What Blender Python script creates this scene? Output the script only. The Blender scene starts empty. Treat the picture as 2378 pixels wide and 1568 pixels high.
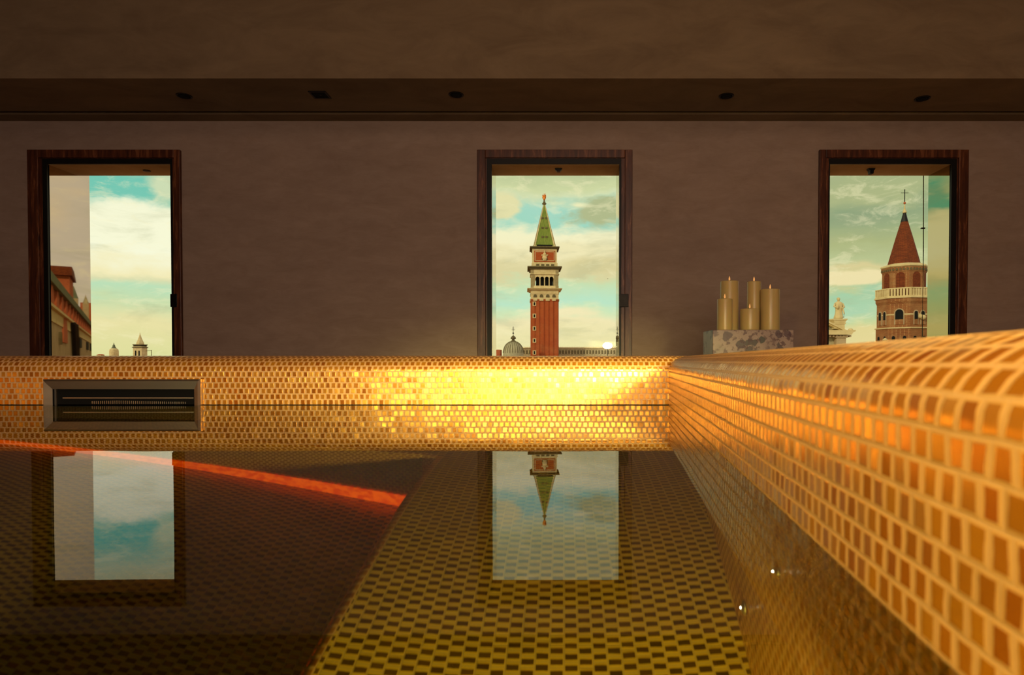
import bpy, bmesh, math, random
from mathutils import Vector, Matrix
random.seed(7)
C = bpy.context.scene.collection
SC = bpy.context.scene
PI = math.pi

# ------------------------------------------------------------------ camera
CX, HY, F = 1310.0, 837.0, 1500.0      # level vanishing point and focal length of the photograph, in pixels
H = 0.156                              # eye height above the water
WY = 5.2                               # window wall distance
PITCH = math.radians(1.0)
cam = bpy.data.cameras.new('camera')
co = bpy.data.objects.new('camera', cam); C.objects.link(co)
co.location = (0, 0, H); co.rotation_euler = (PI/2 - PITCH, 0, 0)
cam.sensor_width = 36; cam.lens = 36*F/2378
cam.shift_x = -(CX-1189)/2378
cam.shift_y = ((HY + F*math.tan(PITCH)) - 784)/2378
cam.clip_start = 0.02; cam.clip_end = 3000
cam.dof.use_dof = True; cam.dof.focus_distance = 3.4; cam.dof.aperture_fstop = 8.5
SC.camera = co
SC.view_settings.view_transform = 'Standard'
SC.view_settings.look = 'None'
SC.view_settings.gamma = 1
SC.view_settings.use_curve_mapping = False
SC.view_settings.exposure = 0.0
SC.cycles.caustics_reflective = False
SC.cycles.caustics_refractive = False
SC.cycles.max_bounces = 10

# ------------------------------------------------------------------ node helpers
class NT:
    def __init__(s, tree): s.t = tree; s.n = tree.nodes; s.l = tree.links
    def new(s, ty, **kw):
        n = s.n.new(ty)
        for k, v in kw.items(): setattr(n, k, v)
        return n
    def put(s, sock, v):
        if hasattr(v, 'default_value') or isinstance(v, bpy.types.NodeSocket): s.l.new(v, sock)
        else: sock.default_value = v
    def m(s, op, a, b=None, c=None, clamp=False):
        n = s.new('ShaderNodeMath', operation=op, use_clamp=clamp)
        s.put(n.inputs[0], a)
        if b is not None: s.put(n.inputs[1], b)
        if c is not None: s.put(n.inputs[2], c)
        return n.outputs[0]
    def mix(s, f, a, b, bt='MIX'):
        n = s.new('ShaderNodeMix', data_type='RGBA', blend_type=bt)
        s.put(n.inputs[0], f); s.put(n.inputs[6], a); s.put(n.inputs[7], b)
        return n.outputs[2]
    def ss(s, v, a, b):
        n = s.new('ShaderNodeMapRange', interpolation_type='SMOOTHSTEP')
        s.put(n.inputs[0], v); s.put(n.inputs[1], a); s.put(n.inputs[2], b)
        return n.outputs[0]
    def noise(s, vec, scale, detail=3, rough=.5, dist=0):
        n = s.new('ShaderNodeTexNoise'); s.put(n.inputs['Scale'], scale)
        n.inputs['Detail'].default_value = detail; n.inputs['Roughness'].default_value = rough
        n.inputs['Distortion'].default_value = dist
        if vec is not None: s.l.new(vec, n.inputs['Vector'])
        return n.outputs['Fac']
    def ramp(s, f, stops, interp='LINEAR'):
        n = s.new('ShaderNodeValToRGB'); s.l.new(f, n.inputs[0]); r = n.color_ramp; r.interpolation = interp
        while len(r.elements) > 1: r.elements.remove(r.elements[-1])
        r.elements[0].position = stops[0][0]; r.elements[0].color = col(stops[0][1])
        for p, c in stops[1:]:
            e = r.elements.new(p); e.color = col(c)
        return n.outputs[0]
    def comb(s, x, y, z):
        n = s.new('ShaderNodeCombineXYZ')
        for i, v in enumerate((x, y, z)): s.put(n.inputs[i], v)
        return n.outputs[0]
def lin(v):
    v /= 255.0
    return v/12.92 if v <= .04045 else ((v+.055)/1.055)**2.4
def col(c):            # sRGB 0..255 triple to linear
    return (lin(c[0]), lin(c[1]), lin(c[2]), 1.0)

# ------------------------------------------------------------------ sky
w = bpy.data.worlds.new('sky'); SC.world = w; w.use_nodes = True
N = NT(w.node_tree); N.n.clear()
tc = N.new('ShaderNodeTexCoord')
sep = N.new('ShaderNodeSeparateXYZ'); N.l.new(tc.outputs['Generated'], sep.inputs[0])
x_, y_, z_ = sep.outputs
hyp = N.m('SQRT', N.m('ADD', N.m('MULTIPLY', x_, x_), N.m('MULTIPLY', y_, y_)))
el = N.m('DIVIDE', z_, N.m('MAXIMUM', hyp, .05))
az = N.m('ARCTAN2', x_, y_)
nv = N.comb(N.m('MULTIPLY', az, 1.0), N.m('MULTIPLY', el, 2.2), 0.37)
n1 = N.noise(nv, 5.0, 6, .55, .2)
n2 = N.noise(nv, 16.0, 8, .6, .3)
warp = N.m('ADD', N.m('MULTIPLY', N.m('SUBTRACT', n1, .5), .16), N.m('MULTIPLY', N.m('SUBTRACT', n2, .5), .07))
e2 = N.m('ADD', el, warp, clamp=True)
e3 = N.m('ADD', el, N.m('MULTIPLY', warp, .5), clamp=True)
K = 1/.5
def R(st): return [(p, c) for p, c in st]
TEAL=(128,204,184); PTEAL=(196,228,194); CREAM=(240,228,172); WHITE=(255,250,214); GREYC=(214,205,160); GG=(168,178,138)
eS = N.m('MULTIPLY', e2, 2.0, clamp=True)      # ramp position = 2 * tan(elevation)
eT = N.m('MULTIPLY', e3, 2.0, clamp=True)
skyL = N.ramp(eT, R([(0,(226,224,160)),(.08,(240,228,172)),(.15,(206,224,178)),(.19,(192,226,190)),(.215,(226,224,180)),(.235,(250,238,190)),(.28,(255,253,226)),(.35,(255,252,220)),(.385,(225,232,200)),(.41,(124,202,184)),(.46,(120,200,182)),(.52,(205,214,178)),(.6,GREYC),(1,(180,180,160))]))
skyC = N.ramp(eT, R([(0,(236,226,166)),(.12,(248,234,186)),(.155,(214,234,190)),(.18,(192,232,204)),(.24,(206,226,182)),(.265,(226,214,164)),(.33,(234,220,170)),(.37,(252,242,200)),(.40,(250,244,204)),(.43,(166,218,198)),(.47,(168,218,200)),(.505,(216,224,182)),(.53,(212,218,168)),(.58,(196,204,158)),(1,(180,180,160))]))
skyR = N.ramp(eT, R([(0,(238,218,158)),(.08,(232,216,154)),(.105,(206,216,160)),(.14,(180,214,178)),(.18,(172,210,172)),(.205,(208,206,150)),(.23,(224,208,154)),(.26,(190,198,148)),(.32,(178,184,132)),(.38,(160,174,132)),(.43,(152,168,130)),(.47,(178,184,136)),(.56,(164,176,134)),(1,(160,160,140))]))
sky_ = N.mix(N.ss(az, -.45, -.25), skyL, skyC)
sky_ = N.mix(N.ss(az, .15, .32), sky_, skyR)
SIDE = N.ramp(n1, R([(.3,(214,208,196)),(.5,(226,216,200)),(.7,(246,226,190))]))
sky_ = N.mix(N.ss(az, .575, .64), sky_, SIDE)
def blob(px, py, rx, ry, colr, soft=.55, nz=1.2, amt=.95):
    """a cloud centred in direction of photo pixel px, py"""
    global sky_
    a0 = math.atan((px-CX)/F); e0 = (HY-py)/F*math.cos(a0)
    dx = N.m('DIVIDE', N.m('SUBTRACT', az, a0), rx/F); dy = N.m('DIVIDE', N.m('SUBTRACT', el, e0), ry/F)
    d = N.m('SQRT', N.m('ADD', N.m('MULTIPLY', dx, dx), N.m('MULTIPLY', dy, dy)))
    d = N.m('ADD', d, N.m('ADD', N.m('MULTIPLY', N.m('SUBTRACT', n1, .5), nz), N.m('MULTIPLY', N.m('SUBTRACT', n2, .5), nz*1.4)))
    f = N.m('MULTIPLY', N.m('SUBTRACT', 1.0, N.ss(d, 1-soft, 1.0)), amt)
    sky_ = N.mix(f, sky_, col(colr))
blob(1160, 480, 62, 36, (236,226,174))
blob(1400, 500, 100, 46, (182,186,140), .5)
blob(1345, 478, 34, 9, (244,238,192), .8)
blob(1310, 586, 190, 40, (246,234,188), .6)
blob(1390, 618, 120, 26, (226,212,160), .7)
blob(1975, 648, 75, 15, (246,228,178), .5, 1.5)
blob(390, 440, 40, 60, (214,224,186), .8)
blob(310, 520, 130, 60, (255,252,222), .5, .8)
blob(1990, 500, 160, 34, (146,164,128), .9, .8)
blob(1300, 725, 130, 16, (250,236,190), .8)
n4 = N.noise(N.comb(N.m('MULTIPLY', az, 1.0), N.m('MULTIPLY', el, 2.6), 3.1), 22.0, 10, .68, .6)
n5 = N.noise(N.comb(az, N.m('MULTIPLY', el, 3.0), 7.7), 9.0, 8, .62, .5)
sky_ = N.mix(N.m('MULTIPLY', N.ss(n4, .50, .66), .34), sky_, col((255,244,200)))
sky_ = N.mix(N.m('MULTIPLY', N.ss(n5, .52, .70), .30), sky_, col((176,178,140)))
bg = N.new('ShaderNodeBackground'); N.l.new(sky_, bg.inputs[0]); bg.inputs[1].default_value = 1.0
ow = N.new('ShaderNodeOutputWorld'); N.l.new(bg.outputs[0], ow.inputs[0])

# ------------------------------------------------------------------ lights
def area(name, loc, target, sx, sy, power, c):
    l = bpy.data.lights.new(name, 'AREA'); l.shape = 'RECTANGLE'; l.size = sx; l.size_y = sy; l.energy = power; l.color = c
    o = bpy.data.objects.new(name, l); C.objects.link(o); o.location = loc
    o.rotation_euler = (Vector(target)-Vector(loc)).to_track_quat('-Z', 'Y').to_euler(); return o
sun = bpy.data.lights.new('sun', 'SUN'); sun.energy = 1.5; sun.angle = .02; sun.color = (1, .86, .62)
so = bpy.data.objects.new('sun', sun); C.objects.link(so)
so.rotation_euler = Vector((.85, .9, -.5)).to_track_quat('-Z', 'Y').to_euler()
area('ceiling_fill', (.3, -.6, 2.7), (.3, 5, 1.2), 1.6, .6, 20, (1, .68, .48))  # unseen fill added to light the room from above
area('back_fill', (.2, -4.0, 1.0), (.2, 5, 1.1), 3.4, 1.6, 104, (1, .72, .58))  # broad unseen fill added behind the eye for wall and fascia
area('up_fill', (.1, -.5, .45), (.1, 4.6, 2.4), .5, .3, 9, (1, .74, .52))  # unseen upward fill added to brighten the soffit
for nm_, lo_, ta_, sx_, pw_ in (('rim_fill', (.70, -1.35, .44), (.36, 1.4, -.52), .55, 30), ('rim_fill_wide', (-.60, -1.35, .36), (-.4, 1.5, -.42), 1.9, 5)):
    area(nm_, lo_, ta_, sx_, .14, pw_, (1, .86, .30)).data.spread = math.radians(42)  # unseen lights added so the far rim tiles blaze
area('near_lamp', (-.42, -.25, .62), (.36, .50, .12), .18, .18, 12.5, (1, .68, .13))
def spot(name, loc, target, power, c, ang, rad=.03, blend=.6):
    l = bpy.data.lights.new(name, 'SPOT'); l.energy = power; l.color = c; l.spot_size = math.radians(ang); l.spot_blend = blend; l.shadow_soft_size = rad
    o = bpy.data.objects.new(name, l); C.objects.link(o); o.location = loc
    o.rotation_euler = (Vector(target)-Vector(loc)).to_track_quat('-Z', 'Y').to_euler(); return o
spot('bench_lamp', (.10, .06, -.33), (-.10, .95, -.57), 44, (1, .78, .12), 88, .04, .9)
spot('basin_fill', (-1.2, -1.6, -.2), (-1.3, 1.6, -.95), 12, (.34, 1, .06), 100, .06, .9)  # unseen green fill added to turn the deep floor olive

# ------------------------------------------------------------------ materials
MATS = {}
def mat(name):
    m = bpy.data.materials.new(name); m.use_nodes = True; nt = NT(m.node_tree); nt.n.clear()
    nt.out = nt.new('ShaderNodeOutputMaterial'); MATS[name] = m; return m, nt
def princ(nt, base=None, rough=.6, metal=0, spec=.5, normal=None, **kw):
    p = nt.new('ShaderNodeBsdfPrincipled')
    if base is not None: nt.put(p.inputs['Base Color'], base)
    nt.put(p.inputs['Roughness'], rough); nt.put(p.inputs['Metallic'], metal); p.inputs['Specular IOR Level'].default_value = spec
    if normal is not None: nt.l.new(normal, p.inputs['Normal'])
    for k, v in kw.items(): nt.put(p.inputs[k.replace('_', ' ')], v)
    return p.outputs[0]
def bump(nt, h, st=.3, dist=.01):
    b = nt.new('ShaderNodeBump'); b.inputs['Strength'].default_value = st; b.inputs['Distance'].default_value = dist
    nt.l.new(h, b.inputs['Height']); return b.outputs[0]
def objco(nt, scale=(1,1,1)):
    t = nt.new('ShaderNodeTexCoord'); mp = nt.new('ShaderNodeMapping'); mp.inputs['Scale'].default_value = scale
    nt.l.new(t.outputs['Object'], mp.inputs[0]); return mp.outputs[0]
def mottled(name, c1, c2, scale, rough=.8, st=.15, dist=.005, stretch=(1,1,1), spec=.3, metal=0, detail=5):
    m, nt = mat(name); v = objco(nt, stretch)
    n = nt.noise(v, scale, detail, .6); cc = nt.ramp(n, [(.3, c1), (.7, c2)])
    nt.l.new(princ(nt, cc, rough, metal, spec, bump(nt, n, st, dist)), nt.out.inputs[0]); return m
# plaster with long trowel marks
m, nt = mat('plaster'); v = objco(nt, (.6, 1, 1.6))
a = nt.noise(v, 1.3, 5, .65, .4); b = nt.noise(v, 7, 6, .7, .6); c_ = nt.noise(objco(nt, (.35,1,3.0)), 30, 4, .7)
cc = nt.mix(.5, nt.ramp(a, [(.3,(150,129,115)),(.7,(176,154,138))]), nt.ramp(b, [(.3,(148,127,112)),(.7,(178,158,143))]))
cc = nt.mix(nt.m('MULTIPLY', nt.ss(c_, .5, .8), .25), cc, col((128,108,94)))
nt.l.new(princ(nt, cc, .82, 0, .25, bump(nt, b, .08, .01)), nt.out.inputs[0])
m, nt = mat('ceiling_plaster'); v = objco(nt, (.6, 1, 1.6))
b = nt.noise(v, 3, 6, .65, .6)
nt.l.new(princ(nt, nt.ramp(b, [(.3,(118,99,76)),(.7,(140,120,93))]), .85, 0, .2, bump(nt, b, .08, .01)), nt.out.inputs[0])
# wood
m, nt = mat('dark_wood'); v = objco(nt, (9, 9, .9))
a = nt.noise(v, 3.5, 6, .65, .5); b = nt.noise(objco(nt, (60,60,3)), 3, 3, .6)
cc = nt.ramp(a, [(.3,(44,20,9)),(.45,(84,40,18)),(.56,(104,54,26)),(.62,(150,92,56)),(.7,(66,32,16))])
cc = nt.mix(nt.m('MULTIPLY', b, .45), cc, col((50,24,12)))
nt.l.new(princ(nt, cc, .42, 0, .5, bump(nt, b, .2, .003)), nt.out.inputs[0])
mottled('black_gasket', (10,10,9), (20,19,17), 6, .5)
mottled('reveal_stucco', (196,166,112), (216,188,136), 5, .85)
mottled('slot_black', (3,3,3), (6,5,5), 5, .9)
mottled('dark_metal', (22,20,18), (38,34,30), 20, .4, metal=.6)
mottled('room_floor', (138,118,98), (166,144,122), 3, .35)
# chrome
m, nt = mat('chrome'); n = nt.noise(objco(nt, (1, 60, 60)), 2, 2, .5)
nt.l.new(princ(nt, col((214,206,196)), nt.m('MULTIPLY_ADD', n, .10, .30), 1.0), nt.out.inputs[0])
# polished reveal panel that mirrors the sky beside the window
m, nt = mat('mirror_reveal')
nt.l.new(princ(nt, col((212,196,174)), .015, 1.0), nt.out.inputs[0])
m, nt = mat('mirror_reveal_bronze')
nt.l.new(princ(nt, col((182,172,132)), .015, 1.0), nt.out.inputs[0])
# window glass
m, nt = mat('window_glass')
tr = nt.new('ShaderNodeBsdfTransparent'); tr.inputs[0].default_value = (.97, .985, .96, 1)
gl = nt.new('ShaderNodeBsdfGlossy'); gl.inputs['Roughness'].default_value = .01
mx = nt.new('ShaderNodeMixShader'); mx.inputs[0].default_value = .0004
nt.l.new(tr.outputs[0], mx.inputs[1]); nt.l.new(gl.outputs[0], mx.inputs[2]); nt.l.new(mx.outputs[0], nt.out.inputs[0])
# water
m, nt = mat('water')
v = objco(nt, (1,1,1)); n = nt.noise(v, 2.2, 2, .5); bn = bump(nt, n, .03, .012)
rf = nt.new('ShaderNodeBsdfRefraction'); rf.inputs['IOR'].default_value = 1.333; rf.inputs['Roughness'].default_value = 0; rf.inputs['Color'].default_value = (.93, .97, .86, 1)
gl = nt.new('ShaderNodeBsdfGlossy'); gl.inputs['Roughness'].default_value = 0.0
nt.l.new(bn, gl.inputs['Normal']); nt.l.new(bn, rf.inputs['Normal'])
fr = nt.new('ShaderNodeFresnel'); fr.inputs['IOR'].default_value = 1.8
mx = nt.new('ShaderNodeMixShader'); nt.l.new(fr.outputs[0], mx.inputs[0])
nt.l.new(rf.outputs[0], mx.inputs[1]); nt.l.new(gl.outputs[0], mx.inputs[2]); nt.l.new(mx.outputs[0], nt.out.inputs[0])
# gold mosaic
def mosaic(name, c_tile, c_tile2, c_edge, c_grout, au=.165, av=.10, wv=1.0, c_leaf=(.92,.40,.03,1), c_leaf2=(1,.56,.09,1)):
    m, nt = mat(name)
    t = nt.new('ShaderNodeTexCoord'); s = nt.new('ShaderNodeSeparateXYZ'); nt.l.new(t.outputs['UV'], s.inputs[0])
    wob = nt.noise(t.outputs['UV'], .35, 3, .6); wob2 = nt.noise(t.outputs['UV'], .9, 2, .5)
    u = nt.m('ADD', s.outputs[0], nt.m('MULTIPLY', nt.m('SUBTRACT', wob2, .5), .45*wv))
    vv = nt.m('ADD', s.outputs[1], nt.m('MULTIPLY', nt.m('SUBTRACT', wob, .5), .22*wv))
    row = nt.m('FLOOR', vv); lv = nt.m('FRACT', vv)
    wr = nt.new('ShaderNodeTexWhiteNoise', noise_dimensions='1D'); nt.l.new(row, wr.inputs['W'])
    off = nt.m('ADD', nt.m('MULTIPLY', nt.m('FRACT', nt.m('MULTIPLY', row, .5)), 1.0), nt.m('MULTIPLY', wr.outputs['Value'], .22*wv))
    u2 = nt.m('ADD', u, off); cl = nt.m('FLOOR', u2); lu = nt.m('FRACT', u2)
    wt = nt.new('ShaderNodeTexWhiteNoise', noise_dimensions='2D'); nt.l.new(nt.comb(cl, row, 0), wt.inputs['Vector'])
    rs = nt.new('ShaderNodeSeparateColor'); nt.l.new(wt.outputs['Color'], rs.inputs[0])
    r1, r2, r3 = rs.outputs
    du = nt.m('SUBTRACT', .5, nt.m('ABSOLUTE', nt.m('SUBTRACT', lu, .5)))      # distance to joint
    dv = nt.m('SUBTRACT', .5, nt.m('ABSOLUTE', nt.m('SUBTRACT', lv, .5)))
    a_u = nt.m('MULTIPLY_ADD', r3, .08*wv, au-.04*wv)
    f_u = nt.ss(du, a_u, nt.m('ADD', a_u, .05)); f_v = nt.ss(dv, av, av+.045)
    face = nt.m('MULTIPLY', f_u, f_v)
    body = nt.m('MULTIPLY', nt.ss(du, .025, .055), nt.ss(dv, .03, .065))        # everything but the thin joint
    tone = nt.mix(r1, c_tile, c_tile2)
    # per-tile tilt
    g = nt.new('ShaderNodeNewGeometry')
    jit = nt.new('ShaderNodeVectorMath', operation='SUBTRACT'); nt.l.new(wt.outputs['Color'], jit.inputs[0]); jit.inputs[1].default_value = (.5,.5,.5)
    js = nt.new('ShaderNodeVectorMath', operation='SCALE'); nt.l.new(jit.outputs[0], js.inputs[0]); js.inputs['Scale'].default_value = .08
    ja = nt.new('ShaderNodeVectorMath', operation='ADD'); nt.l.new(g.outputs['Normal'], ja.inputs[0]); nt.l.new(js.outputs[0], ja.inputs[1])
    jn = nt.new('ShaderNodeVectorMath', operation='NORMALIZE'); nt.l.new(ja.outputs[0], jn.inputs[0])
    bp = nt.new('ShaderNodeBump'); bp.inputs['Strength'].default_value = .35; bp.inputs['Distance'].default_value = .002
    hgt = nt.m('ADD', nt.m('MULTIPLY', body, .7), nt.m('MULTIPLY', face, .3)); nt.l.new(hgt, bp.inputs['Height']); nt.l.new(jn.outputs[0], bp.inputs['Normal'])
    glass = princ(nt, tone, .3, 0, .5, bp.outputs[0])
    leaf = princ(nt, nt.mix(r1, c_leaf, c_leaf2), nt.m('MULTIPLY_ADD', r2, .08, .15), 1.0, .6, bp.outputs[0])
    lm = nt.new('ShaderNodeMixShader'); lm.inputs[0].default_value = .52; nt.l.new(glass, lm.inputs[1]); nt.l.new(leaf, lm.inputs[2]); gold = lm.outputs[0]
    edge = princ(nt, nt.mix(nt.m('SUBTRACT', 1, body), c_edge, c_grout), .45, .15, .5, bp.outputs[0])
    mx = nt.new('ShaderNodeMixShader'); nt.l.new(face, mx.inputs[0]); nt.l.new(edge, mx.inputs[1]); nt.l.new(gold, mx.inputs[2])
    nt.l.new(mx.outputs[0], nt.out.inputs[0]); return m
mosaic('gold_mosaic', (.62,.17,.006,1), (.95,.38,.02,1), (.82,.46,.17,1), (.88,.54,.26,1), wv=.6)
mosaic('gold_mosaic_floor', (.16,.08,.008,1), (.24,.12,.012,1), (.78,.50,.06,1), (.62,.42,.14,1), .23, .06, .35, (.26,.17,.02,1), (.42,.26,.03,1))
# candles, stone
m, nt = mat('wax')
nt.l.new(princ(nt, col((196,172,112)), .32, 0, .5, Subsurface_Weight=.25), nt.out.inputs[0])
m, nt = mat('flame'); e = nt.new('ShaderNodeEmission'); e.inputs[0].default_value = (1,.42,.12,1); e.inputs[1].default_value = .85; nt.l.new(e.outputs[0], nt.out.inputs[0])
m, nt = mat('orange_strip'); e = nt.new('ShaderNodeEmission'); e.inputs[1].default_value = 1.05
tt = nt.new('ShaderNodeTexCoord'); br = nt.new('ShaderNodeTexNoise'); br.inputs['Scale'].default_value = 45; nt.l.new(tt.outputs['Object'], br.inputs['Vector'])
nt.l.new(nt.ramp(br.outputs['Fac'], [(.4,(220,60,0)),(.6,(250,92,4))]), e.inputs[0]); nt.l.new(e.outputs[0], nt.out.inputs[0])
m, nt = mat('glow_white'); e = nt.new('ShaderNodeEmission'); e.inputs[0].default_value = (1,.95,.82,1); e.inputs[1].default_value = 8; nt.l.new(e.outputs[0], nt.out.inputs[0])
m, nt = mat('breccia_marble'); v = objco(nt)
vo = nt.new('ShaderNodeTexVoronoi'); vo.inputs['Scale'].default_value = 15; vo.inputs['Randomness'].default_value = 1
dn = nt.new('ShaderNodeTexNoise'); dn.inputs['Scale'].default_value = 12; dn.inputs['Detail'].default_value = 5; nt.l.new(v, dn.inputs['Vector'])
vm = nt.new('ShaderNodeVectorMath', operation='MULTIPLY_ADD'); nt.l.new(dn.outputs['Color'], vm.inputs[0]); vm.inputs[1].default_value = (.09,.09,.09); nt.l.new(v, vm.inputs[2]); nt.l.new(vm.outputs[0], vo.inputs['Vector'])
sc_ = nt.new('ShaderNodeSeparateColor'); nt.l.new(vo.outputs['Color'], sc_.inputs[0])
dark = nt.m('MULTIPLY', nt.ss(sc_.outputs[0], .40, .44), nt.m('SUBTRACT', 1, nt.ss(vo.outputs['Distance'], .36, .44)))
ring = nt.m('MULTIPLY', nt.ss(nt.noise(v, 34, 5, .6), .50, .57), nt.ss(nt.noise(v, 8, 2, .5), .40, .5))
base = nt.ramp(nt.noise(v, 7, 5, .6), [(.3,(142,122,116)),(.55,(164,144,134)),(.75,(130,122,112))])
cc = nt.mix(dark, base, nt.ramp(sc_.outputs[1], [(0,(52,54,50)),(.5,(84,84,80)),(1,(112,90,96))]))
cc = nt.mix(nt.m('MULTIPLY', ring, .75), cc, col((84,58,66)))
nt.l.new(princ(nt, cc, .35, 0, .5), nt.out.inputs[0])
# outdoors
def brickmat(name, c1, c2, cm, scale):
    m, nt = mat(name); v = objco(nt)
    b = nt.new('ShaderNodeTexBrick'); b.inputs['Scale'].default_value = scale
    b.inputs['Color1'].default_value = col(c1); b.inputs['Color2'].default_value = col(c2); b.inputs['Mortar'].default_value = col(cm); b.inputs['Mortar Size'].default_value = .03
    sp = nt.new('ShaderNodeSeparateXYZ'); nt.l.new(v, sp.inputs[0])
    nt.l.new(nt.comb(nt.m('ADD', sp.outputs[0], sp.outputs[1]), sp.outputs[2], 0), b.inputs['Vector'])
    n = nt.noise(v, scale*.25, 4, .7)
    cc = nt.mix(nt.m('MULTIPLY', nt.ss(n, .4, .75), .55), b.outputs['Color'], col(cm))
    nt.l.new(princ(nt, cc, .9, 0, .2), nt.out.inputs[0])
brickmat('red_brick', (178,76,34), (160,66,30), (186,104,56), 1.0)
brickmat('brown_brick', (150,84,44), (120,62,34), (184,140,92), 2.2)
brickmat('orange_brick', (190,84,44), (150,58,32), (206,140,96), 3.0)
brickmat('roof_tile', (146,72,36), (112,52,30), (92,48,28), 2.6)
mottled('limestone', (206,182,128), (232,212,160), .8, .9)
mottled('grey_limestone', (150,138,104), (206,190,146), 1.6, .9)
mottled('old_stone', (172,148,112), (196,172,134), .6, .9)
mottled('copper_green', (104,124,44), (140,150,66), .6, .8, stretch=(4,4,.3))
mottled('lead_grey', (158,152,122), (186,178,142), .5, .7, stretch=(3,3,.5))
mottled('dark_opening', (14,16,14), (24,24,20), 2, .9)
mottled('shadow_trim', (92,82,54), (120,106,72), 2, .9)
mottled('gilding', (226,120,40), (240,150,60), 2, .35, metal=.5)
mottled('spire_green', (96,104,80), (126,132,104), 2, .9)
mottled('terracotta', (176,90,56), (196,110,72), 2, .9)
mottled('rooftops', (138,84,58), (168,112,80), .08, .95)

# ------------------------------------------------------------------ mesh helpers
class MB:
    def __init__(s): s.bm = bmesh.new(); s.uv = None
    def box(s, x0, x1, y0, y1, z0, z1, rot=None):
        vs = [s.bm.verts.new(p) for p in ((x0,y0,z0),(x1,y0,z0),(x1,y1,z0),(x0,y1,z0),(x0,y0,z1),(x1,y0,z1),(x1,y1,z1),(x0,y1,z1))]
        for f in ((0,3,2,1),(4,5,6,7),(0,1,5,4),(1,2,6,5),(2,3,7,6),(3,0,4,7)): s.bm.faces.new([vs[i] for i in f])
        if rot is not None:
            for v in vs: v.co = rot @ v.co
        return s
    def prism(s, pts, y0, y1):
        """outline in x,z extruded in y"""
        a = [s.bm.verts.new((x,y0,z)) for x,z in pts]; b = [s.bm.verts.new((x,y1,z)) for x,z in pts]
        n = len(pts); s.bm.faces.new(a); s.bm.faces.new(b[::-1])
        for i in range(n): s.bm.faces.new((a[i], b[i], b[(i+1)%n], a[(i+1)%n]))
        return s
    def slab(s, pts, z0, z1):
        a = [s.bm.verts.new((x,y,z0)) for x,y in pts]; b = [s.bm.verts.new((x,y,z1)) for x,y in pts]
        n = len(pts); s.bm.faces.new(a[::-1]); s.bm.faces.new(b)
        for i in range(n): s.bm.faces.new((a[i], a[(i+1)%n], b[(i+1)%n], b[i]))
        return s
    def lathe(s, prof, cx=0, cy=0, seg=24, a0=0.0, jit=0):
        rings = []
        for r, z in prof:
            if r < 1e-6: rings.append([s.bm.verts.new((cx,cy,z))])
            else: rings.append([s.bm.verts.new((cx+r*(1+random.uniform(-jit,jit))*math.cos(a0+2*PI*i/seg), cy+r*math.sin(a0+2*PI*i/seg), z)) for i in range(seg)])
        for A, B in zip(rings, rings[1:]):
            for i in range(seg):
                j = (i+1)%seg
                if len(A) == 1 and len(B) == 1: continue
                if len(A) == 1: s.bm.faces.new((A[0], B[j], B[i]))
                elif len(B) == 1: s.bm.faces.new((A[i], A[j], B[0]))
                else: s.bm.faces.new((A[i], A[j], B[j], B[i]))
        if len(rings[0]) > 1: s.bm.faces.new(rings[0][::-1])
        if len(rings[-1]) > 1: s.bm.faces.new(rings[-1])
        return s
    def tube(s, pts, r, seg=8, r2=None):
        rings = []
        pts = [Vector(p) for p in pts]
        for i, p in enumerate(pts):
            d = (pts[min(i+1, len(pts)-1)] - pts[max(i-1, 0)]).normalized()
            q = d.to_track_quat('Z', 'Y'); rr = r if r2 is None else r + (r2-r)*i/(len(pts)-1)
            rings.append([s.bm.verts.new(p + q @ Vector((rr*math.cos(2*PI*k/seg), rr*math.sin(2*PI*k/seg), 0))) for k in range(seg)])
        for A, B in zip(rings, rings[1:]):
            for k in range(seg): s.bm.faces.new((A[k], A[(k+1)%seg], B[(k+1)%seg], B[k]))
        s.bm.faces.new(rings[0][::-1]); s.bm.faces.new(rings[-1]); return s
    def ball(s, c, rx, ry=None, rz=None, u=12, v=8, rot=None):
        ry = ry or rx; rz = rz or rx
        M = Matrix.Translation(c) @ (rot or Matrix.Identity(4)) @ Matrix.Diagonal((rx, ry, rz, 1))
        bmesh.ops.create_uvsphere(s.bm, u_segments=u, v_segments=v, radius=1, matrix=M); return s
    def build(s, name, mname, parent=None, smooth=False, loc=None, rotz=0, bevel=0):
        bmesh.ops.recalc_face_normals(s.bm, faces=s.bm.faces)
        me = bpy.data.meshes.new(name); s.bm.to_mesh(me); s.bm.free()
        o = bpy.data.objects.new(name, me); C.objects.link(o)
        if mname: me.materials.append(MATS[mname])
        if smooth:
            for p in me.polygons: p.use_smooth = True
        if parent: o.parent = parent
        if loc: o.location = loc
        if rotz: o.rotation_euler = (0,0,rotz)
        if bevel:
            b = o.modifiers.new('bevel', 'BEVEL'); b.width = bevel; b.segments = 2; b.limit_method = 'ANGLE'
        return o
def tag(o, label=None, cat=None, group=None, kind=None):
    if label: o['label'] = label
    if cat: o['category'] = cat
    if group: o['group'] = group
    if kind: o['kind'] = kind
    return o
def thing(name, label, cat, loc=(0,0,0), rotz=0, group=None, kind=None):
    o = bpy.data.objects.new(name, None); C.objects.link(o); o.location = loc; o.rotation_euler = (0,0,rotz); o.empty_display_size = .05
    return tag(o, label, cat, group, kind)
def PX(px, D): return (px-CX)/F*D
def PZ(py, D): return H + (HY-py)/F*D

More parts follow.
